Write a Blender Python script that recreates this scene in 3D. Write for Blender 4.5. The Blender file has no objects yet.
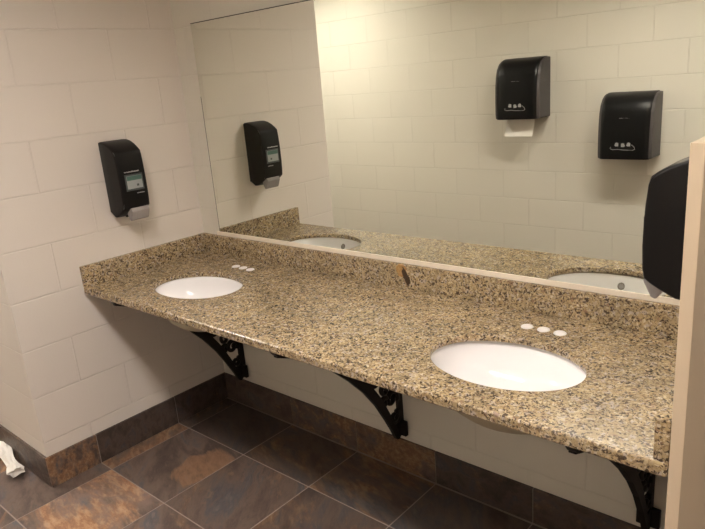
import bpy, bmesh, math, random
from mathutils import Vector, Matrix
random.seed(7)
sc = bpy.context.scene
C = bpy.context.collection
PI = math.pi

# ---------------------------------------------------------------- dimensions
HC = 0.802      # counter top height
TH = 0.030      # granite thickness
HS = 0.0895     # splash height
CD = 0.6405     # counter depth
CL = 2.300      # counter length
YO = 0.9351     # outer corner of the left wall
WY = 2.518      # distance of the opposite wall
BB = 0.141      # tile base height
TT = 0.4069     # floor tile pitch
TX, TY = 0.0952, -0.3153
ZC = 2.56
G = 0.2032

# ---------------------------------------------------------------- node helpers
class N:
    def __init__(s, name):
        s.m = bpy.data.materials.new(name); s.m.use_nodes = True
        s.t = s.m.node_tree; s.t.nodes.clear()
        s.out = s.t.nodes.new('ShaderNodeOutputMaterial')
        s.b = s.t.nodes.new('ShaderNodeBsdfPrincipled')
        s.t.links.new(s.b.outputs[0], s.out.inputs[0])
    def n(s, kind, **kw):
        o = s.t.nodes.new(kind)
        for k, v in kw.items():
            if k.startswith('_'): setattr(o, k[1:], v)
            else:
                key = int(k[1:]) if k[0] == 'i' and k[1:].isdigit() else k.replace('__', ' ')
                s.put(o.inputs[key], v)
        return o
    def put(s, sock, v):
        if isinstance(v, bpy.types.NodeSocket): s.t.links.new(v, sock)
        elif isinstance(v, bpy.types.Node): s.t.links.new(v.outputs[0], sock)
        else:
            if isinstance(v, tuple) and len(v) == 3 and sock.type == 'RGBA': v = v + (1,)
            sock.default_value = v
    def math(s, op, a, b=0.0, c=None):
        o = s.n('ShaderNodeMath', _operation=op); s.put(o.inputs[0], a); s.put(o.inputs[1], b)
        if c is not None: s.put(o.inputs[2], c)
        return o.outputs[0]
    def mix(s, f, a, b, mode='MIX'):
        o = s.n('ShaderNodeMix', _data_type='RGBA', _blend_type=mode)
        s.put(o.inputs[0], f); s.put(o.inputs[6], a); s.put(o.inputs[7], b)
        return o.outputs[2]
    def ramp(s, f, stops, interp='LINEAR'):
        o = s.n('ShaderNodeValToRGB'); r = o.color_ramp; r.interpolation = interp
        while len(r.elements) < len(stops): r.elements.new(0.5)
        for e, (p, c) in zip(r.elements, stops):
            e.position = p; e.color = (c if isinstance(c, tuple) else (c, c, c)) + (1,)
        s.put(o.inputs[0], f); return o.outputs[0]
    def noise(s, vec, scale, detail=3, rough=.5, w=None, dist=0.0, out=0):
        o = s.n('ShaderNodeTexNoise')
        if w is not None: o.noise_dimensions = '4D'; s.put(o.inputs['W'], w)
        s.put(o.inputs['Vector'], vec); o.inputs['Scale'].default_value = scale
        o.inputs['Detail'].default_value = detail; o.inputs['Roughness'].default_value = rough
        o.inputs['Distortion'].default_value = dist
        return o.outputs[out]
    def bump(s, h, dist, strength=1.0, normal=None):
        o = s.n('ShaderNodeBump'); s.put(o.inputs['Height'], h)
        o.inputs['Distance'].default_value = dist; o.inputs['Strength'].default_value = strength
        if normal is not None: s.put(o.inputs['Normal'], normal)
        return o.outputs[0]
    def set(s, **kw):
        for k, v in kw.items(): s.put(s.b.inputs[k.replace('__', ' ')], v)
        return s.m

def plain(name, col, rough=.5, metal=0.0, **kw):
    n = N(name); return n.set(Base__Color=col, Roughness=rough, Metallic=metal, **kw)

def block_wall_mat(name, ox, oy, col=(.765, .710, .650)):
    n = N(name)
    geo = n.n('ShaderNodeNewGeometry')
    p = n.n('ShaderNodeSeparateXYZ', i0=geo.outputs['Position'])
    nn = n.n('ShaderNodeSeparateXYZ', i0=geo.outputs['True Normal'])
    isx = n.math('GREATER_THAN', n.math('ABSOLUTE', nn.outputs[0]), .5)
    ux = n.math('SUBTRACT', p.outputs[0], ox); uy = n.math('SUBTRACT', p.outputs[1], oy)
    u = n.math('ADD', n.math('MULTIPLY', uy, isx), n.math('MULTIPLY', ux, n.math('SUBTRACT', 1.0, isx)))
    v = n.n('ShaderNodeCombineXYZ', i0=u, i1=p.outputs[2], i2=0.0)
    wob = n.noise(geo.outputs['Position'], 9, 2)
    vv = n.n('ShaderNodeVectorMath', _operation='ADD'); n.put(vv.inputs[0], v.outputs[0])
    ww = n.n('ShaderNodeCombineXYZ', i0=0.0, i1=n.math('MULTIPLY', n.math('SUBTRACT', wob, .5), .004), i2=0.0)
    n.put(vv.inputs[1], ww.outputs[0])
    br = n.n('ShaderNodeTexBrick', _offset=.5, _offset_frequency=2, _squash=1.0)
    n.put(br.inputs['Vector'], vv.outputs[0])
    for k, val in (('Scale', 1.0), ('Mortar Size', .0042), ('Mortar Smooth', .7), ('Bias', 0.0), ('Brick Width', 2*G), ('Row Height', G)):
        br.inputs[k].default_value = val
    br.inputs['Color1'].default_value = (0.0, 0.0, 0.0, 1); br.inputs['Color2'].default_value = (1, 1, 1, 1)
    br.inputs['Mortar'].default_value = (.5, .5, .5, 1)
    fac = n.math('MULTIPLY', br.outputs['Fac'], n.ramp(n.noise(geo.outputs['Position'], 3.1, 2), [(.35, .65), (.6, 1.05)]))
    big = n.noise(geo.outputs['Position'], 2.2, 3)
    fine = n.noise(geo.outputs['Position'], 120, 3, .6)
    h = n.math('SUBTRACT', n.math('MULTIPLY', fine, .12), fac)
    tone = n.mix(n.math('MULTIPLY', br.outputs['Color'], .5), col, tuple(c*.965 for c in col))
    tone = n.mix(n.math('MULTIPLY', big, .25), tone, tuple(c*.93 for c in col))
    tone = n.mix(n.math('MULTIPLY', fac, .22), tone, tuple(c*.84 for c in col))
    n.set(Base__Color=tone, Roughness=.42, Normal=n.bump(h, .0020, .8))
    n.b.inputs['Specular IOR Level'].default_value = .35
    return n.m

def granite_mat():
    n = N('granite')
    geo = n.n('ShaderNodeNewGeometry'); P = geo.outputs['Position']
    warp = n.noise(P, 30, 2, out=1)
    sub = n.n('ShaderNodeVectorMath', _operation='SUBTRACT', i0=warp, i1=(.5, .5, .5))
    sca = n.n('ShaderNodeVectorMath', _operation='SCALE'); n.put(sca.inputs[0], sub.outputs[0]); sca.inputs[3].default_value = .018
    add = n.n('ShaderNodeVectorMath', _operation='ADD', i0=P, i1=sca.outputs[0]); Q = add.outputs[0]
    # mineral grains
    def vor(scale, out='Color'):
        o = n.n('ShaderNodeTexVoronoi'); n.put(o.inputs['Vector'], Q); o.inputs['Scale'].default_value = scale
        return o
    g1 = vor(160); s1 = n.n('ShaderNodeSeparateXYZ', i0=g1.outputs['Color'])
    base = n.ramp(s1.outputs[0], [(0, (.36, .27, .155)), (.22, (.50, .385, .22)), (.45, (.33, .25, .155)), (.62, (.68, .57, .40)), (.8, (.40, .30, .17)), (.93, (.20, .135, .085)), (1, (.78, .70, .56))])
    blotch = n.noise(P, 11, 4, .6)
    base = n.mix(n.ramp(blotch, [(.42, 0.0), (.62, .55)]), base, (.27, .22, .145), 'MIX')
    base = n.mix(n.ramp(n.noise(P, 26, 3, .6), [(.5, 0.0), (.7, .4)]), base, (.62, .50, .32), 'MIX')
    # grey quartz and rose garnets
    g2 = vor(105); s2 = n.n('ShaderNodeSeparateXYZ', i0=g2.outputs['Color'])
    base = n.mix(n.ramp(s2.outputs[1], [(.87, 0.0), (.92, .65)]), base, (.50, .45, .43))
    base = n.mix(n.ramp(s2.outputs[2], [(.955, 0.0), (.97, .6)]), base, (.24, .14, .10))
    # dark biotite, clustered
    g3 = vor(185); s3 = n.n('ShaderNodeSeparateXYZ', i0=g3.outputs['Color'])
    cl = n.noise(P, 42, 5, .7)
    dk = n.math('ADD', n.math('MULTIPLY', s3.outputs[0], .55), cl)
    dkm = n.ramp(dk, [(.93, 0.0), (.985, .92)])
    base = n.mix(dkm, base, (.045, .03, .02))
    dk2 = n.ramp(n.noise(Q, 110, 3, .55), [(.60, 0.0), (.67, .8)])
    base = n.mix(dk2, base, (.085, .055, .035))
    base = n.mix(n.ramp(n.noise(Q, 190, 2, .5), [(.585, 0.0), (.64, .88)]), base, (.045, .028, .022))
    base = n.mix(n.ramp(n.noise(Q, 140, 2, .5, w=4.0), [(.60, 0.0), (.68, .65)]), base, (.78, .70, .58))
    # the one rusty knot in the back splash
    sep = n.n('ShaderNodeSeparateXYZ', i0=P)
    def blob(cx, cz, rx, rz, skew, k):
        dx = n.math('SUBTRACT', sep.outputs[0], cx); dz = n.math('SUBTRACT', sep.outputs[2], cz)
        dx = n.math('ADD', dx, n.math('MULTIPLY', dz, skew))
        d = n.math('ADD', n.math('POWER', n.math('DIVIDE', dx, rx), 2.0), n.math('POWER', n.math('DIVIDE', dz, rz), 2.0))
        yy = n.math('POWER', n.math('DIVIDE', n.math('ADD', sep.outputs[1], .02), .03), 2.0)
        d = n.math('ADD', n.math('ADD', d, yy), n.math('MULTIPLY', n.math('SUBTRACT', n.noise(P, 70, 2), .5), 1.6))
        return n.ramp(d, [(.0, k), (.75, k), (1.0, 0.0)])
    base = n.mix(blob(1.215, .868, .024, .026, 0.0, .75), base, (.42, .23, .07))
    base = n.mix(blob(1.236, .845, .0135, .038, .35, .97), base, (.035, .018, .01))
    base = n.mix(1.0, base, (.89, .86, .81), 'MULTIPLY')
    n.set(Base__Color=base, Roughness=.22, Normal=n.bump(n.noise(P, 200, 2), .0002, .3))
    n.b.inputs['Specular IOR Level'].default_value = .5
    return n.m

def slate_mat():
    n = N('slate_tile')
    geo = n.n('ShaderNodeNewGeometry'); P = geo.outputs['Position']
    def att(k): return n.n('ShaderNodeAttribute', _attribute_name=k).outputs['Fac']
    seed, rust, tone, ang = att('seed'), att('rust'), att('tone'), att('ang')
    rot = n.n('ShaderNodeVectorRotate', _rotation_type='Z_AXIS'); n.put(rot.inputs['Vector'], P); n.put(rot.inputs['Angle'], ang)
    st = n.n('ShaderNodeVectorMath', _operation='MULTIPLY', i0=rot.outputs[0], i1=(1.0, 2.6, 1.6))
    zz = n.n('ShaderNodeSeparateXYZ', i0=P).outputs[2]
    sc2 = n.n('ShaderNodeVectorMath', _operation='SCALE'); n.put(sc2.inputs[0], st.outputs[0]); n.put(sc2.inputs[3], n.math('ADD', 1.0, n.math('MULTIPLY', n.math('GREATER_THAN', zz, .0015), 1.5)))
    S = sc2.outputs[0]
    a = n.noise(S, 3.4, 6, .62, w=seed, dist=.5)
    b = n.noise(S, 3.6, 5, .58, w=n.math('ADD', seed, 7.3), dist=.9)
    c = n.noise(S, 16, 5, .7, w=n.math('ADD', seed, 3.1), dist=.4)
    col = n.ramp(a, [(.28, (.035, .025, .022)), (.43, (.080, .056, .047)), (.53, (.135, .095, .078)), (.62, (.078, .075, .083)), (.74, (.21, .165, .14))])
    rcol = n.ramp(c, [(.3, (.115, .055, .032)), (.48, (.215, .115, .062)), (.64, (.36, .235, .135))])
    th = n.math('SUBTRACT', 1.02, rust)
    rm = n.math('MULTIPLY', n.math('SUBTRACT', n.math('ADD', b, n.math('MULTIPLY', n.math('SUBTRACT', c, .5), .10)), th), 7.0)
    rmn = n.n('ShaderNodeClamp', i0=rm)
    col = n.mix(rmn.outputs[0], col, rcol)
    # orange lens in the tile by the left wall
    sep = n.n('ShaderNodeSeparateXYZ', i0=P)
    dx = n.math('DIVIDE', n.math('SUBTRACT', sep.outputs[0], .44), .12)
    dy = n.math('DIVIDE', n.math('SUBTRACT', sep.outputs[1], -.46), .14)
    d = n.math('ADD', n.math('ADD', n.math('POWER', dx, 2.0), n.math('POWER', dy, 2.0)), n.math('MULTIPLY', n.math('SUBTRACT', b, .5), 3.2))
    ins = n.math('MULTIPLY', n.math('COMPARE', seed, 11.0, .2), n.ramp(d, [(.7, 1.0), (1.0, 0.0)]))
    col = n.mix(ins, col, n.ramp(c, [(.3, (.12, .070, .045)), (.6, (.25, .145, .085))]))
    col = n.mix(n.ramp(c, [(.52, 0.0), (.7, .5)]), col, (.17, .13, .11))
    col = n.mix(n.ramp(n.noise(S, 9, 6, .75, w=n.math('ADD', seed, 1.7), dist=.6), [(.30, .6), (.46, 0.0)]), col, (.04, .034, .034))
    tt = n.n('ShaderNodeCombineXYZ', i0=tone, i1=tone, i2=tone)
    col = n.mix(1.0, col, tt.outputs[0], 'MULTIPLY')
    h = n.math('ADD', n.math('MULTIPLY', a, 1.0), n.math('MULTIPLY', c, .35))
    n.set(Base__Color=col, Roughness=n.ramp(c, [(.3, .34), (.7, .52)]), Normal=n.bump(h, .006, .6))
    return n.m

M = {}
M['wall_l'] = block_wall_mat('painted_block_left', -.9351, -.5300, (.735, .68, .63))
M['wall_o'] = block_wall_mat('painted_block_front', 1.0890, -.53, (.725, .695, .625))
M['granite'] = granite_mat()
M['slate'] = slate_mat()
M['grout'] = plain('grout', (.33, .28, .25), .85)
M['ceil'] = plain('ceiling_paint', (.86, .84, .80), .8)
M['cream'] = plain('cream_trim', (.80, .72, .62), .4)
M['mirror'] = plain('mirror_silver', (.85, .87, .80), 0.0, 1.0)
M['edge'] = plain('mirror_dark_edge', (.05, .05, .045), .4)
M['ceramic'] = plain('white_ceramic', (.90, .89, .91), .12)
M['biscuit'] = plain('unglazed_underside', (.42, .37, .27), .7)
M['chrome'] = plain('chrome', (.62, .62, .62), .18, 1.0)
M['cap'] = plain('white_plastic_cap', (.80, .78, .80), .3)
M['iron'] = plain('dark_cast_iron', (.012, .009, .008), .5)
M['black'] = plain('black_plastic', (.0065, .0058, .0058), .40)
M['black2'] = plain('smoked_black_plastic', (.0055, .0055, .006), .34)
M['grey_side'] = plain('grey_textured_plastic', (.065, .058, .060), .5)
M['lever'] = plain('pale_grey_plastic', (.27, .25, .25), .45)
M['mark'] = plain('pale_print', (.45, .45, .45), .5)
M['label_w'] = plain('window_label_white', (.30, .32, .32), .5)
M['label_g'] = plain('window_label_green', (.06, .13, .11), .5)
M['label_d'] = plain('window_label_dark', (.06, .07, .07), .5)
M['panel'] = plain('beige_laminate', (.57, .46, .335), .38)
M['paper'] = plain('white_paper', (.80, .77, .73), .85)
M['metal'] = plain('brushed_steel', (.5, .5, .48), .35, 1.0)
def emit(name, col, s):
    n = N(name); n.set(Base__Color=(.8, .8, .8)); n.b.inputs['Emission Color'].default_value = col + (1,)
    n.b.inputs['Emission Strength'].default_value = s; return n.m
M['lamp'] = emit('lit_diffuser', (1.0, .91, .825), 48.0)
M['lamp3'] = emit('lit_diffuser_pale', (1.0, .905, .82), 12.0)
M['lamp2'] = emit('lit_diffuser_warm', (1.0, .94, .84), 33.0)

for k_ in ('black', 'black2', 'iron'): M[k_].node_tree.nodes['Principled BSDF'].inputs['Specular IOR Level'].default_value = .22
# ---------------------------------------------------------------- mesh helpers
def box(bm, x0, x1, y0, y1, z0, z1, mi=0):
    v = [bm.verts.new(p) for p in ((x0, y0, z0), (x1, y0, z0), (x1, y1, z0), (x0, y1, z0), (x0, y0, z1), (x1, y0, z1), (x1, y1, z1), (x0, y1, z1))]
    fs = []
    for q in ((0, 3, 2, 1), (4, 5, 6, 7), (0, 1, 5, 4), (1, 2, 6, 5), (2, 3, 7, 6), (3, 0, 4, 7)):
        f = bm.faces.new([v[i] for i in q]); f.material_index = mi; fs.append(f)
    return fs

def extrude_poly(bm, pts, fn0, fn1):
    """side-view polygon pts swept between two placements"""
    a = [bm.verts.new(fn0(p)) for p in pts]; b = [bm.verts.new(fn1(p)) for p in pts]
    n = len(pts)
    bm.faces.new(a); bm.faces.new(b[::-1])
    for i in range(n): bm.faces.new((a[(i+1) % n], a[i], b[i], b[(i+1) % n]))
    bmesh.ops.recalc_face_normals(bm, faces=bm.faces)

def slab_with_ovals(bm, x0, x1, y0, y1, z0, z1, ovals, cuts):
    """structured quads around each oval hole, cell by cell along x"""
    xs = [x0] + cuts + [x1]; cache = {}
    def V(x, y, z):
        k = (round(x, 5), round(y, 5), round(z, 5))
        if k not in cache: cache[k] = bm.verts.new((x, y, z))
        return cache[k]
    for i, (cx, cy, a, b) in enumerate(ovals):
        xa, xb = xs[i], xs[i+1]
        angs = [2*PI*k/96 for k in range(96)]
        for px, py in ((xa, y0), (xb, y0), (xb, y1), (xa, y1)):
            t = math.atan2((py-cy)/b, (px-cx)/a) % (2*PI)
            j = min(range(96), key=lambda q: abs(angs[q]-t)); angs[j] = t
        def edge(t):
            dx, dy = a*math.cos(t), b*math.sin(t); s = 1e9
            if dx > 1e-9: s = min(s, (xb-cx)/dx)
            if dx < -1e-9: s = min(s, (xa-cx)/dx)
            if dy > 1e-9: s = min(s, (y1-cy)/dy)
            if dy < -1e-9: s = min(s, (y0-cy)/dy)
            return cx+dx*s, cy+dy*s
        for k in range(96):
            t, u = angs[k], angs[(k+1) % 96]
            p, q = (cx+a*math.cos(t), cy+b*math.sin(t)), (cx+a*math.cos(u), cy+b*math.sin(u))
            P, Q = edge(t), edge(u)
            bm.faces.new((V(*p, z1), V(*P, z1), V(*Q, z1), V(*q, z1)))
            bm.faces.new((V(*p, z0+.010), V(*q, z0+.010), V(*Q, z0), V(*P, z0)))
            bm.faces.new((V(*p, z0+.010), V(*p, z1), V(*q, z1), V(*q, z0+.010)))
            inner = lambda A: any(abs(A[0]-c) < 1e-5 for c in cuts)
            if not (inner(P) and inner(Q)):
                bm.faces.new((V(*P, z0), V(*Q, z0), V(*Q, z1), V(*P, z1)))
    bmesh.ops.recalc_face_normals(bm, faces=bm.faces)

def tube(bm, pts, r, seg=8, cap=True, flat=None):
    """swept tube through pts (Vectors); flat=(rx, ry) gives an oval bar, r may be a list"""
    pts = [Vector(p) for p in pts]; rings = []
    up = Vector((1, 0, 0))
    for i, p in enumerate(pts):
        t = (pts[min(i+1, len(pts)-1)] - pts[max(i-1, 0)]).normalized()
        s = up - t*up.dot(t)
        if s.length < 1e-4: s = Vector((0, 1, 0)) - t*t.y
        s.normalize(); u = t.cross(s)
        rr = r[i] if isinstance(r, (list, tuple)) else r
        ra, rb = (flat if flat else (1, 1))
        rings.append([bm.verts.new(p + s*math.cos(2*PI*k/seg)*rr*ra + u*math.sin(2*PI*k/seg)*rr*rb) for k in range(seg)])
    for a, b in zip(rings, rings[1:]):
        for k in range(seg): bm.faces.new((a[k], a[(k+1) % seg], b[(k+1) % seg], b[k]))
    if cap: bm.faces.new(rings[0][::-1]); bm.faces.new(rings[-1])
    bmesh.ops.recalc_face_normals(bm, faces=bm.faces)

def lathe(bm, prof, cx, cy, seg=64, ex=1.0, ey=1.0, closed=False):
    rings = []
    for r, z in prof:
        if r < 1e-6: rings.append([bm.verts.new((cx, cy, z))])
        else: rings.append([bm.verts.new((cx + r*ex*math.cos(2*PI*k/seg), cy + r*ey*math.sin(2*PI*k/seg), z)) for k in range(seg)])
    for a, b in zip(rings, rings[1:] + ([rings[0]] if closed else [])):
        for k in range(seg):
            k2 = (k+1) % seg
            if len(a) == 1 and len(b) == 1: continue
            if len(a) == 1: bm.faces.new((a[0], b[k2], b[k]))
            elif len(b) == 1: bm.faces.new((a[k], a[k2], b[0]))
            else: bm.faces.new((a[k], a[k2], b[k2], b[k]))
    bmesh.ops.recalc_face_normals(bm, faces=bm.faces)

def build(name, bm, mats, parent=None, loc=None, bevel=0, smooth=False, seg=2):
    """links bm (world coordinates) as ONE mesh object; its origin sits at loc or at the parent's origin"""
    base = parent_world(parent) if parent is not None else Vector(loc or (0, 0, 0))
    if loc is not None: base = Vector(loc)
    bmesh.ops.translate(bm, verts=bm.verts, vec=-base)
    me = bpy.data.meshes.new(name); bm.to_mesh(me); bm.free()
    for m in (mats if isinstance(mats, (list, tuple)) else [mats]): me.materials.append(m)
    o = bpy.data.objects.new(name, me); C.objects.link(o)
    if parent is not None:
        o.parent = parent; o.location = base - parent_world(parent)
    else: o.location = base
    if smooth:
        for p in me.polygons: p.use_smooth = True
    if bevel:
        b = o.modifiers.new('bevel', 'BEVEL'); b.width = bevel; b.segments = seg; b.limit_method = 'ANGLE'; b.angle_limit = math.radians(35)
        b.harden_normals = False
    return o

def parent_world(p):
    v = Vector((0, 0, 0))
    while p is not None: v += p.location; p = p.parent
    return v

def thing(name, label, cat, loc, group=None):
    o = bpy.data.objects.new(name, None); C.objects.link(o); o.location = loc
    o.empty_display_size = .05
    return tag(o, label, cat, group)
def tag(o, label, cat, group=None):
    o['label'] = label; o['category'] = cat
    if group: o['group'] = group
    return o
def struct(o): o['kind'] = 'structure'; return o
def copy_tree(src, parent=None):
    c = src.copy(); C.objects.link(c)
    if parent is not None: c.parent = parent
    for ch in list(src.children): copy_tree(ch, c)
    return c

def wall(name, x0, x1, y0, y1, mat, z0=-.05, z1=ZC):
    bm = bmesh.new(); box(bm, x0, x1, y0, y1, z0, z1); return struct(build(name, bm, mat))

# ---------------------------------------------------------------- room shell
XR, XL = 4.3, -2.7
wall('wall_left', -.12, 0, -YO, .0, M['wall_l'])
wall('wall_left_return', XL, -.12, -YO, -YO+.12, M['wall_l'])
wall('wall_back', -.12, XR, 0, .12, M['wall_o'])
wall('wall_front', XL, XR, -WY-.12, -WY, M['wall_o'])
wall('wall_right', XR, XR+.12, -WY-.12, .12, M['wall_l'])
wall('wall_far_left', XL-.12, XL, -WY-.12, -YO+.12, M['wall_l'])
bm = bmesh.new(); box(bm, XL-.12, XR+.12, -WY-.12, .12, ZC, ZC+.06); struct(build('ceiling', bm, M['ceil']))

# floor and base tiles: each tile carries its own look as face attributes
LOOK = {  # (i, j): seed, rust, tone, angle
    (0, 1): (11.0, .30, 1.15, .5), (0, 2): (2.6, .585, 1.6, .15), (0, 0): (5.2, .40, .65, .5),
    (1, 1): (8.4, .47, 1.0, .9), (1, 0): (9.1, .53, .75, .4), (2, 0): (14.3, .56, .8, .3), (2, 1): (17.7, .53, .8, .8),
    (-1, 1): (21.2, .62, 1.0, .5), (-1, 2): (23.5, .36, 1.1, .4), (-1, 3): (25.5, .55, 1.25, .5), (-2, 2): (27.5, .62, 1.3, .5), (-2, 3): (28.5, .58, 1.2, .6), (0, 3): (31.5, .56, 1.3, .6), (1, 2): (33.5, .5, 1.25, .6),
    (-1, 0): (35.1, .5, .8, .5)}
def look(i, j):
    if (i, j) in LOOK: return LOOK[(i, j)]
    r = random.Random(i*131 + j*977); return (r.uniform(40, 90), r.uniform(.38, .58), r.uniform(.85, 1.2), r.uniform(0, 1.2))
def tiled(name, tiles, grout):
    bm = bmesh.new(); box(bm, *grout, mi=1)
    lay = {k: bm.faces.layers.float.new(k) for k in ('seed', 'rust', 'tone', 'ang')}
    for (b, lk) in tiles:
        for f in box(bm, *b):
            for k, v in zip(('seed', 'rust', 'tone', 'ang'), lk): f[lay[k]] = v
    o = build(name, bm, [M['slate'], M['grout']]); return struct(o)
tiles = []; g = .0026
for i in range(-8, 12):
    for j in range(-2, 8):
        x0, y1 = TX + i*TT, TY - (j-1)*TT
        x1, y0 = x0 + TT, y1 - TT
        x0, x1 = max(x0, XL), min(x1, XR); y0, y1 = max(y0, -WY), min(y1, -.0145)
        if x1 - x0 < .01 or y1 - y0 < .01: continue
        if y0 > -YO and x1 < 0.003: continue
        tiles.append(((x0+g, x1-g, y0+g, y1-g, -.01, 0.0), look(i, j)))
tiled('floor', tiles, (XL, XR, -WY, 0, -.05, -.0012))
BL = {0: (51, .40, .8, .3), 1: (53.2, .54, .9, .4), 2: (55.3, .64, .8, .2), 3: (57.1, .42, .6, .4), 4: (59.1, .5, .7, .4)}
bt = []
for i in range(-1, 12):
    x0 = max(TX + i*TT, .0105); x1 = min(TX + (i+1)*TT, XR)
    if x1 - x0 > .01: bt.append(((x0+.0015, x1-.0015, -.0105, -.0005, .002, BB), BL.get(i, (60+i*1.7, .45, .8, .3))))
tiled('baseboard_back', bt, (.0105, XR, -.0085, 0, 0, BB-.002))
bt = []
BLL = {1: (71.3, .35, .7, .5), 2: (63.4, .60, 1.0, .4), 3: (75.4, .66, .75, .5)}
for j in range(0, 4):
    y1 = min(TY - (j-1)*TT, -.0); y0 = max(TY - j*TT, -YO-.0105)
    if y1 - y0 > .01: bt.append(((.0005, .0105, y0+.0015, y1-.0015, .002, BB), BLL.get(j, (77, .4, .7, .3))))
tiled('baseboard_left', bt, (0, .0085, -YO-.008, 0, 0, BB-.002))
bt = []
for i in range(-8, 0):
    x0 = max(TX + i*TT, XL); x1 = min(TX + (i+1)*TT, .0)
    if x1 - x0 > .01: bt.append(((x0+.0015, x1-.0005, -YO-.0105, -YO-.0005, .002, BB), (80+i*1.3, .42, .9, .3)))
tiled('baseboard_left_return', bt, (XL, 0, -YO-.0085, -YO, 0, BB-.002))
bt = []
for i in range(-8, 12):
    x0 = max(TX + i*TT, XL); x1 = min(TX + (i+1)*TT, XR)
    if x1 - x0 > .01: bt.append(((x0+.0015, x1-.0015, -WY+.0005, -WY+.0105, .002, BB), (90+i*1.3, .45, 1.0, .3)))
tiled('baseboard_front', bt, (XL, XR, -WY, -WY+.0085, 0, BB-.002))

# ---------------------------------------------------------------- granite vanity top
SA, SB = .213, .151
SINKS = [(.446, -.374), (1.822, -.384)]
vt = thing('vanity_countertop', 'long tan and brown speckled granite counter running below the mirror', 'countertop', (1.15, 0, HC-TH))
bm = bmesh.new()
slab_with_ovals(bm, .001, CL, -CD, -.001, HC-TH, HC, [(x, y, SA, SB) for x, y in SINKS], [1.132])
build('slab', bm, M['granite'], vt, bevel=.006, seg=3)
bm = bmesh.new(); box(bm, .0215, CL-.029, -.021, -.001, HC, HC+HS); build('backsplash', bm, M['granite'], vt, bevel=.0015)
bm = bmesh.new(); box(bm, .001, .021, -CD+.001, -.001, HC, HC+HS); build('side_splash', bm, M['granite'], vt, bevel=.0015)
bm = bmesh.new(); box(bm, CL-.028, CL, -CD+.006, -.001, HC, HC+HS); build('side_splash', bm, M['granite'], vt, bevel=.0015)

# ---------------------------------------------------------------- sinks
def make_sink(cx, cy):
    t = thing('undermount_sink', '', 'sink', (cx, cy, HC-TH-.165), 'oval undermount sinks')
    zt = HC-TH+.0085
    inner = [(1.03, 0), (1.015, -.012), (.985, -.034), (.93, -.060), (.82, -.088), (.66, -.110), (.49, -.127), (.31, -.139), (.16, -.144), (.105, -.145)]
    outerp = [(.10, -.159), (.28, -.158), (.47, -.152), (.64, -.141), (.80, -.119), (.92, -.085), (1.02, -.030), (1.06, -.014), (1.10, -.013), (1.10, 0)]
    bm = bmesh.new(); seg = 96
    rings = []
    for r, z in inner + outerp:
        rings.append([bm.verts.new((cx + (SA*r)*math.cos(2*PI*k/seg), cy + (SB*r)*math.sin(2*PI*k/seg), zt+z)) for k in range(seg)])
    for a, b in zip(rings, rings[1:] + [rings[0]]):
        for k in range(seg):
            f = bm.faces.new((a[k], a[(k+1) % seg], b[(k+1) % seg], b[k]))
            if a in rings[len(inner):]: f.material_index = 1
    bmesh.ops.recalc_face_normals(bm, faces=bm.faces)
    build('bowl', bm, [M['ceramic'], M['biscuit']], t, smooth=True)
    bm = bmesh.new(); lathe(bm, [(0, zt-.148), (.012, zt-.148), (.018, zt-.143), (.024, zt-.141), (.026, zt-.143), (.022, zt-.148), (.021, zt-.172), (0, zt-.172)], cx, cy, 32)
    build('drain', bm, M['chrome'], t, smooth=True)
    # overflow hole in the front inner wall
    bm = bmesh.new()
    rin = .970; zz = zt-.0385
    prof = [(.0085, .0), (.0085, .0025), (.0125, .0025), (.0135, .0)]
    c = Vector((cx, cy - SB*rin + .001, zz)); rings = []
    for r, h in prof:
        rings.append([bm.verts.new(c + Vector((r*math.cos(2*PI*k/24), h*.95 + r*math.sin(2*PI*k/24)*-.35, r*math.sin(2*PI*k/24)))) for k in range(24)])
    for a, b in zip(rings, rings[1:]):
        for k in range(24): bm.faces.new((a[k], a[(k+1) % 24], b[(k+1) % 24], b[k]))
    ctr = [bm.verts.new(c + Vector((.0085*math.cos(2*PI*k/24), .0004 + .0085*math.sin(2*PI*k/24)*-.35, .0085*math.sin(2*PI*k/24)))) for k in range(24)]
    f = bm.faces.new(ctr); f.material_index = 1
    bmesh.ops.recalc_face_normals(bm, faces=bm.faces)
    build('overflow_ring', bm, [M['chrome'], M['lever']], t)
    return t
s0 = make_sink(*SINKS[0]); s0['label'] = 'white oval sink at the corner end of the counter, near the left block wall'
s1 = copy_tree(s0); s1.location.x += SINKS[1][0]-SINKS[0][0]
s1['label'] = 'glaring white oval sink at the counter end beside the beige partition panel'

# hole covers, three behind each sink
bm = bmesh.new(); lathe(bm, [(0, .0045), (.010, .0042), (.0165, .0032), (.0185, .0012), (.0185, 0), (0, 0)], 0, 0, 32)
cap0 = build('faucet_hole_cover', bm, M['cap'], loc=(0, 0, 0), smooth=True)
CAPS = [(.384, -.127, 'left cap of the three white faucet hole covers behind the far corner sink'),
        (.434, -.128, 'middle cap of the three white faucet hole covers behind the far corner sink'),
        (.485, -.131, 'right cap of the three white faucet hole covers behind the far corner sink'),
        (1.770, -.144, 'left cap of the three white faucet hole covers behind the near bright sink'),
        (1.821, -.142, 'middle cap of the three white faucet hole covers behind the near bright sink'),
        (1.872, -.144, 'right cap of the three white faucet hole covers behind the near bright sink')]
for k, (x, y, lab) in enumerate(CAPS):
    o = cap0 if k == 0 else cap0.copy()
    if k: C.objects.link(o)
    o.location = (x, y, HC); tag(o, lab, 'hole cover', 'white faucet hole covers')

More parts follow.
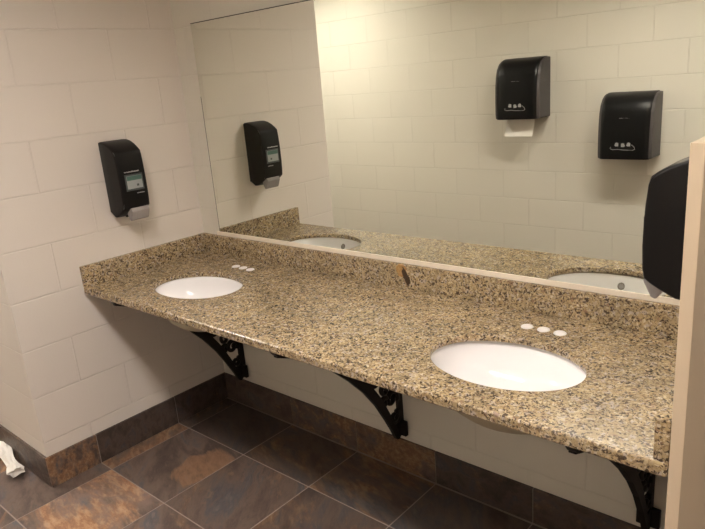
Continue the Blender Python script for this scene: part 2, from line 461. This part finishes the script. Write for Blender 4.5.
# ---------------------------------------------------------------- scroll brackets
OUT = [(-.612, .742), (-.54, .712), (-.46, .665), (-.38, .603), (-.29, .520), (-.216, .440), (-.155, .358), (-.107, .276), (-.072, .211), (-.052, .168)]
def make_bracket(x):
    t = thing('counter_bracket', '', 'bracket', (x, 0, .145), 'scrolled iron counter brackets')
    hw = .0065
    def sweep(name, poly, w=hw, bev=.0015):
        bm = bmesh.new(); extrude_poly(bm, poly, lambda p: (x-w, p[0], p[1]), lambda p: (x+w, p[0], p[1]))
        return build(name, bm, M['iron'], t, bevel=bev)
    zt = HC-TH-.0005
    sweep('top_arm', [(-.012, zt), (-.622, zt), (-.622, zt-.012), (-.610, zt-.026), (-.50, zt-.020), (-.012, zt-.020)], .012)
    sweep('wall_bar', [(-.0005, zt), (-.028, zt), (-.028, .20), (-.0005, .20)], .008)
    # curved brace: band between OUT and an inner offset
    inn = []
    wid = [.012, .026, .036, .042, .043, .040, .036, .030, .024, .020]
    for k, (p, w) in enumerate(zip(OUT, wid)):
        a = OUT[max(k-1, 0)]; b = OUT[min(k+1, len(OUT)-1)]
        d = Vector((b[0]-a[0], b[1]-a[1])).normalized(); nrm = Vector((-d.y, d.x))
        if nrm.x < 0: nrm = -nrm
        inn.append((p[0]+nrm.x*w, min(p[1]+nrm.y*w, zt-.006)))
    bm = bmesh.new()
    va = [[bm.verts.new((xx, p[0], p[1])) for p in L] for xx in (x-hw*1.4, x+hw*1.4) for L in (OUT, inn)]
    o0, i0, o1, i1 = va
    for k in range(len(OUT)-1):
        bm.faces.new((o0[k], o0[k+1], i0[k+1], i0[k])); bm.faces.new((o1[k+1], o1[k], i1[k], i1[k+1]))
        bm.faces.new((o0[k+1], o0[k], o1[k], o1[k+1])); bm.faces.new((i0[k], i0[k+1], i1[k+1], i1[k]))
    bm.faces.new((o0[0], i0[0], i1[0], o1[0])); bm.faces.new((i0[-1], o0[-1], o1[-1], i1[-1]))
    bmesh.ops.recalc_face_normals(bm, faces=bm.faces)
    build('curved_brace', bm, M['iron'], t, bevel=.0015)
    # scrolls between brace, arm and wall bar
    def scroll(cy, cz, r, a0, turns, w):
        pts = []; n = 34
        for k in range(n):
            f = k/(n-1); rr = r*(1-.72*f); a = a0 + turns*2*PI*f
            pts.append((x, cy + rr*math.cos(a), cz + rr*math.sin(a)))
        w *= 1.25; rad = [w*(1-.2*k/(n-1)) for k in range(n)]; rad[-1] = w*1.2; rad[-2] = w*1.35; rad[-3] = w*1.15
        bm = bmesh.new(); tube(bm, pts, rad, 8); build('scroll', bm, M['iron'], t, smooth=True)
    scroll(-.080, .690, .060, .5*PI, 1.3, .011)
    scroll(-.195, .680, .066, .35*PI, -1.35, .012)
    scroll(-.080, .565, .058, -.1*PI, 1.3, .0105)
    scroll(-.305, .700, .046, .1*PI, 1.25, .010)
    scroll(-.078, .450, .050, .6*PI, -1.25, .010)
    scroll(-.170, .565, .042, .2*PI, 1.2, .010)
    scroll(-.062, .350, .036, -.2*PI, 1.2, .009)
    scroll(-.395, .720, .028, 0, 1.1, .008)
    scroll(-.050, .268, .022, .3*PI, -1.1, .008)
    scroll(-.205, .560, .034, .1*PI, -1.2, .009)
    scroll(-.152, .468, .030, .7*PI, 1.2, .009)
    scroll(-.108, .352, .022, .2*PI, 1.1, .008)
    scroll(-.150, .640, .040, .9*PI, 1.2, .009)
    scroll(-.128, .505, .034, .5*PI, -1.2, .009)
    scroll(-.100, .405, .028, 0, 1.2, .008)
    scroll(-.255, .640, .036, .5*PI, -1.2, .009)
    bm = bmesh.new(); box(bm, x-.034, x+.034, -.028, -.0105, .174, .238)
    build('foot_plate', bm, M['iron'], t, bevel=.003)
    sweep('foot_point', [(-.012, .24), (-.056, .236), (-.060, .196), (-.050, .166), (-.036, .160), (-.012, .180)], .008)
    return t
b0 = make_bracket(.182)
b0['label'] = 'dark scrolled iron bracket under the counter at the far left corner'
for x, lab in ((1.160, 'dark scrolled iron bracket under the middle of the counter, between the two sinks'),
               (2.104, 'dark scrolled iron bracket under the right end of the counter, beside the beige panel')):
    b = copy_tree(b0); b.location.x = x; b['label'] = lab

# ---------------------------------------------------------------- mirror
MX0, MX1, MZ0, MZ1 = .1365, 2.302, .910, 1.8388
mt = thing('wall_mirror', 'wide frameless wall mirror standing over the granite splash', 'mirror', (1.2, 0, MZ0))
bm = bmesh.new()
for f in box(bm, MX0, MX1, -.006, -.0004, MZ0, MZ1):
    f.material_index = 0 if f.calc_center_median().y < -.0059 else 1
build('mirror_glass', bm, [M['mirror'], M['edge']], mt)
bm = bmesh.new(); box(bm, MX0, MX0+.0022, -.0064, -.006, MZ0, MZ0+.62); box(bm, MX0, MX1, -.0064, -.006, MZ1-.0035, MZ1)
build('tarnished_edge', bm, M['edge'], mt)
bm = bmesh.new(); box(bm, MX0-.02, MX1, -.009, -.0004, HC+HS+.0005, MZ0); build('bottom_channel', bm, M['cream'], mt, bevel=.001)

# ---------------------------------------------------------------- soap dispensers
def make_soap(sign, x0, y0, y1):
    """wall at x0; sign +1 opens towards +x"""
    yc = (y0+y1)/2
    t = thing('soap_dispenser', '', 'soap dispenser', (x0, yc, 1.05), 'black wall soap dispensers')
    P3 = lambda d, y, z: (x0 + sign*d, y, z)
    # back plate
    bm = bmesh.new(); b = [P3(.0005, y0+.004, 1.09), P3(.012, y1-.004, 1.386)]
    box(bm, min(b[0][0], b[1][0]), max(b[0][0], b[1][0]), y0+.003, y1-.003, 1.085, 1.380); build('back_plate', bm, M['black'], t, bevel=.003)
    # housing: side profile with rounded front corners (3 stations across width)
    prof = [(.006, 1.086), (.006, 1.384), (.028, 1.3845), (.055, 1.379), (.085, 1.366), (.109, 1.350), (.1205, 1.340), (.1240, 1.324), (.1280, 1.28), (.1300, 1.235), (.1305, 1.18), (.1285, 1.130), (.1245, 1.106), (.112, 1.096), (.090, 1.082), (.062, 1.067), (.040, 1.064)]
    bm = bmesh.new(); st = []
    W = y1-y0
    for f, sd, sz in ((0, .955, .975), (.03, .975, .99), (.10, .992, .998), (.22, 1.0, 1.0), (.5, 1.012, 1.0), (.78, 1.0, 1.0), (.90, .992, .998), (.97, .975, .99), (1, .955, .975)):
        st.append([bm.verts.new(P3(d*sd if d > .01 else d, y0+W*f, 1.235 + (z-1.235)*sz)) for d, z in prof])
    n = len(prof)
    for a, b in zip(st, st[1:]):
        for k in range(n): bm.faces.new((a[k], a[(k+1) % n], b[(k+1) % n], b[k]))
    bm.faces.new(st[0][::-1]); bm.faces.new(st[-1])
    bmesh.ops.recalc_face_normals(bm, faces=bm.faces)
    ho = build('housing', bm, M['black'], t, bevel=.004, seg=3, smooth=True)
    # sight window with its label, front face
    def face_quad(name, ya, yb, za, zb, d, th, mat, par):
        bm = bmesh.new(); xs = sorted((x0+sign*d, x0+sign*(d+th))); box(bm, xs[0], xs[1], ya, yb, za, zb)
        return build(name, bm, mat, par, bevel=.0006)
    q0, q1 = yc-.034, yc+.038
    wn = face_quad('sight_window', q0-.005, q1+.005, 1.178, 1.246, .1295, .0035, M['label_d'], t)
    face_quad('label_sheet', q0+.001, q1-.001, 1.186, 1.240, .1330, .0008, M['label_w'], wn)
    face_quad('label_band', q0+.002, q1-.002, 1.221, 1.239, .1338, .0005, M['label_g'], wn)
    face_quad('label_mark', yc+.010, yc+.020, 1.195, 1.204, .1338, .0005, M['label_d'], wn)
    # lettering too small to read in the photograph: a broken row of pale strokes
    def strokes(name, ya, yb, z, h, d):
        bm = bmesh.new(); r = random.Random(3); y = ya
        while y < yb:
            w = r.uniform(.0018, .0045); hh = h*r.uniform(.6, 1)
            xs = sorted((x0+sign*d, x0+sign*(d+.0008))); box(bm, xs[0], xs[1], y, min(y+w, yb), z, z+hh); y += w+.0012
        build(name, bm, M['mark'], t)
    strokes('lettering', yc-.038, yc+.030, 1.2545, .0055, .1312)
    strokes('lettering', yc+.006, yc+.040, 1.164, .004, .1322)
    # push lever and nozzle
    lv = [(.092, 1.104), (.128, 1.106), (.131, 1.090), (.115, 1.053), (.104, 1.049), (.090, 1.074)]
    bm = bmesh.new(); extrude_poly(bm, lv, lambda p: P3(p[0], y0+.030, p[1]), lambda p: P3(p[0], y1-.010, p[1]))
    build('push_lever', bm, M['lever'], t, bevel=.004, seg=3)
    bm = bmesh.new(); lathe(bm, [(0, 1.082), (.012, 1.082), (.010, 1.070), (.006, 1.062), (0, 1.062)], x0+sign*.06, yc-.018, 20)
    build('nozzle', bm, M['black'], t, smooth=True)
    return t
sd1 = make_soap(1, 0.0, -.460, -.335)
sd1['label'] = 'black soap dispenser with a small label window, mounted on the left block wall'
sd2 = make_soap(-1, 2.3135, -.475, -.350); sd2.location.z = 1.0594; sd2.scale.z = .9; sd2.location.x -= .0015
sd2['label'] = 'black soap dispenser mounted on the beige partition panel, partly hidden behind it'

# ---------------------------------------------------------------- partition panel
PX0, PX1, PY = 2.3135, 2.336, -.685
pp = thing('partition_panel', 'beige laminate privacy panel standing at the right end of the counter', 'partition', (2.323, 0, .25))
bm = bmesh.new(); box(bm, PX0, PX1, PY, -.008, .25, 1.4145); build('panel_board', bm, M['panel'], pp, bevel=.0012)
for z in (.45, 1.25):
    bm = bmesh.new(); box(bm, PX1, PX1+.003, -.06, -.0005, z, z+.06); box(bm, PX1, PX1+.04, -.0035, -.0005, z, z+.06)
    build('wall_clip', bm, M['metal'], pp, bevel=.0008)

# ---------------------------------------------------------------- towel dispensers on the opposite wall
def make_towel(xa, xb, z0, paper):
    h = .405; xc = (xa+xb)/2
    t = thing('towel_dispenser', '', 'paper towel dispenser', (xc, -WY, z0), 'black paper towel dispensers')
    yw = -WY
    prof = [(.012, 0), (.012, .383), (.05, .3835), (.09, .376), (.13, .356), (.163, .322), (.183, .275), (.193, .21), (.198, .12), (.197, .03), (.192, .0)]
    bm = bmesh.new(); st = []
    W = xb-xa; n = len(prof)
    # front cover (dark) with chamfered sides
    for f, sd in ((.045, .90), (.07, .955), (.13, .99), (.30, 1.0), (.70, 1.0), (.87, .99), (.93, .955), (.955, .90)):
        st.append([bm.verts.new((xa+W*f, yw + (d*sd if d > .02 else d), z0 + (z*1.05*(.985 + .015*sd) if z > .05 else z))) for d, z in prof])
    for a, b in zip(st, st[1:]):
        for k in range(n): bm.faces.new((a[k], a[(k+1) % n], b[(k+1) % n], b[k]))
    bm.faces.new(st[0][::-1]); bm.faces.new(st[-1])
    bmesh.ops.recalc_face_normals(bm, faces=bm.faces)
    build('front_cover', bm, M['black2'], t, bevel=.003, seg=2, smooth=True)
    # grey side cheeks
    for s in (0, 1):
        x0 = xa if s == 0 else xb; x1 = x0 + (.0165 if s == 0 else -.0165)
        pr = [(d*.925 if d > .02 else .0, z*.985 + .002) for d, z in prof]
        bm = bmesh.new(); extrude_poly(bm, pr, lambda p: (x0, yw + p[0]*.93, z0+p[1]*1.05*.985+.003), lambda p: (x1, yw + p[0], z0+p[1]*1.05))
        build('side_cheek', bm, M['grey_side'], t, bevel=.004, seg=3)
    bm = bmesh.new(); box(bm, xa+.012, xb-.012, yw, yw+.013, z0+.004, z0+.396); build('back_plate', bm, M['black'], t)
    yf = yw + .1985
    # three hand symbols over a curved line
    bm = bmesh.new()
    for k in range(3):
        cx = xc - .036 + .036*k; cz = z0 + .094 - .004*(k == 1)
        box(bm, cx-.0095, cx+.0095, yf-.001, yf+.0012, cz-.011, cz+.006)
        for q in range(4): box(bm, cx-.0095+q*.005, cx-.006+q*.005, yf-.001, yf+.0012, cz+.006, cz+.012-.002*(q in (0, 3)))
        box(bm, cx-.013 if k != 1 else cx+.0095, cx-.0095 if k != 1 else cx+.013, yf-.001, yf+.0012, cz-.007, cz)
    build('hand_symbols', bm, M['mark'], t)
    bm = bmesh.new()
    pts = [(-.072, .078), (-.076, .068), (-.060, .062), (-.03, .0645), (0, .061), (.03, .060), (.062, .060), (.074, .066), (.068, .080), (.052, .093)]
    tube(bm, [(xc+a, yf+.0004, z0+b) for a, b in pts], .0014, 6); build('symbol_outline', bm, M['mark'], t)
    bm = bmesh.new(); r = random.Random(5); x = xc-.030
    while x < xc+.032:
        w = r.uniform(.002, .005); box(bm, x, x+w, yf-.004, yf-.0006+.001, z0+.248, z0+.248+r.uniform(.004, .0065)); x += w+.0015
    lt = build('lettering', bm, M['mark'], t); lt.location.y = -.0105
    if paper:
        bm = bmesh.new(); n1 = 8
        cols = []
        for i in range(n1+1):
            f = i/n1; z = z0 + .012 - .132*f; y = yw + .105 + .020*f*f + .01*f
            cols.append([(xc - .108 - .006*f, y), (xc + .100 - .004*f, y+.002), z])
        fr = [[bm.verts.new((a[0], a[1], z)), bm.verts.new((b[0], b[1], z)), bm.verts.new((b[0], b[1]-.0012, z)), bm.verts.new((a[0], a[1]-.0012, z))] for a, b, z in cols]
        for a, b in zip(fr, fr[1:]):
            for k in range(4): bm.faces.new((a[k], a[(k+1) % 4], b[(k+1) % 4], b[k]))
        bm.faces.new(fr[0]); bm.faces.new(fr[-1][::-1]); bmesh.ops.recalc_face_normals(bm, faces=bm.faces)
        build('paper_sheet', bm, M['paper'], t)
    return t
t1 = make_towel(.312, .641, 1.196, True)
t1['label'] = 'black towel dispenser with a white sheet hanging out, left one in the mirror'
t2 = make_towel(1.036, 1.366, .936, False)
t2['label'] = 'black towel dispenser without any paper showing, right one in the mirror'

# ---------------------------------------------------------------- crumpled paper towel on the floor by the outer corner
bm = bmesh.new()
path = [(-.192, -1.005, .034), (-.208, -1.001, .038), (-.25, -.994, .032), (-.275, -.988, .028), (-.30, -.985, .034), (-.33, -.982, .042), (-.37, -.976, .048), (-.41, -.972, .046), (-.46, -.966, .040), (-.52, -.962, .03)]
rad = [.027, .026, .021, .017, .0155, .018, .023, .027, .028, .022]
rr = random.Random(11); seg = 22; rings = []
for i, (p, r) in enumerate(zip(path, rad)):
    p = Vector(p); t_ = (Vector(path[min(i+1, 9)])-Vector(path[max(i-1, 0)])).normalized()
    s = Vector((0, 0, 1)).cross(t_).normalized(); u = t_.cross(s)
    ring = []
    for k in range(seg):
        a = 2*PI*k/seg; q = r*(1 + .20*math.sin(4*a + i*.7) + .10*math.sin(9*a - i*.5) + rr.uniform(-.05, .05))
        v = p + s*math.cos(a)*q*1.15 + u*math.sin(a)*q*.75; v.z = max(v.z, .0015)
        ring.append(bm.verts.new(v))
    rings.append(ring)
for a, b in zip(rings, rings[1:]):
    for k in range(seg): bm.faces.new((a[k], a[(k+1) % seg], b[(k+1) % seg], b[k]))
c0 = bm.verts.new(Vector(path[0]) + Vector((-.012, 0, -.002))); c1 = bm.verts.new(Vector(path[-1]))
for k in range(seg):
    bm.faces.new((rings[0][(k+1) % seg], rings[0][k], c0)); bm.faces.new((rings[-1][k], rings[-1][(k+1) % seg], c1))
bmesh.ops.recalc_face_normals(bm, faces=bm.faces)
pt = build('crumpled_paper_towel', bm, M['paper'], loc=(-.35, -.98, 0))
tag(pt, 'twisted crumpled white paper towel on the slate floor beside the wall corner', 'paper towel')

# ---------------------------------------------------------------- ceiling fixtures (the room's light)
def fixture(x, y, w, d, mat, label):
    t = thing('ceiling_light', label, 'ceiling light', (x, y, ZC), 'recessed ceiling lights')
    bm = bmesh.new()
    for (a, b, c, e) in ((x-w/2-.03, x+w/2+.03, y-d/2-.03, y-d/2), (x-w/2-.03, x+w/2+.03, y+d/2, y+d/2+.03), (x-w/2-.03, x-w/2, y-d/2, y+d/2), (x+w/2, x+w/2+.03, y-d/2, y+d/2)):
        box(bm, a, b, c, e, ZC-.14, ZC-.0005)
    build('frame', bm, M['ceil'], t)
    bm = bmesh.new(); box(bm, x-w/2+.0005, x+w/2-.0005, y-d/2+.0005, y+d/2-.0005, ZC-.012, ZC-.002); build('diffuser', bm, mat, t)
fixture(1.65, -1.43, 1.2, .30, M['lamp'], 'lit rectangular ceiling light above the counter side of the room')
fixture(3.45, -1.30, .60, .60, M['lamp3'], 'lit square ceiling light on the open side of the beige panel')
fixture(-1.25, -1.70, .60, .60, M['lamp2'], 'lit square ceiling light beyond the left wall corner')

# ---------------------------------------------------------------- camera
F, CX, CY, CZ, YAW, PIT, ROL = 639.5, 2.5846, -1.7952, 1.5524, .7357, -.2816, -.0828
cam = bpy.data.cameras.new('camera'); co = bpy.data.objects.new('camera', cam); C.objects.link(co); sc.camera = co
fw = Vector((-math.sin(YAW)*math.cos(PIT), math.cos(YAW)*math.cos(PIT), math.sin(PIT)))
R = Vector((math.cos(YAW), math.sin(YAW), 0)); U = R.cross(fw)
R2 = R*math.cos(ROL) + U*math.sin(ROL); U2 = U*math.cos(ROL) - R*math.sin(ROL)
co.matrix_world = Matrix(((R2.x, U2.x, -fw.x, CX), (R2.y, U2.y, -fw.y, CY), (R2.z, U2.z, -fw.z, CZ), (0, 0, 0, 1)))
cam.sensor_fit = 'HORIZONTAL'; cam.sensor_width = 36; cam.lens = F/705*36; cam.clip_start = .02

w = bpy.data.worlds.new('world'); sc.world = w; w.use_nodes = True
w.node_tree.nodes['Background'].inputs[0].default_value = (0, 0, 0, 1)
sc.view_settings.view_transform = 'Standard'; sc.view_settings.look = 'None'
sc.view_settings.exposure = 0.0; sc.view_settings.gamma = 1.0; sc.view_settings.use_curve_mapping = False
cy_ = sc.cycles
cy_.use_denoising = True; cy_.caustics_reflective = True; cy_.blur_glossy = .3
cy_.max_bounces = 14; cy_.diffuse_bounces = 8; cy_.glossy_bounces = 6; cy_.sample_clamp_indirect = 12.0
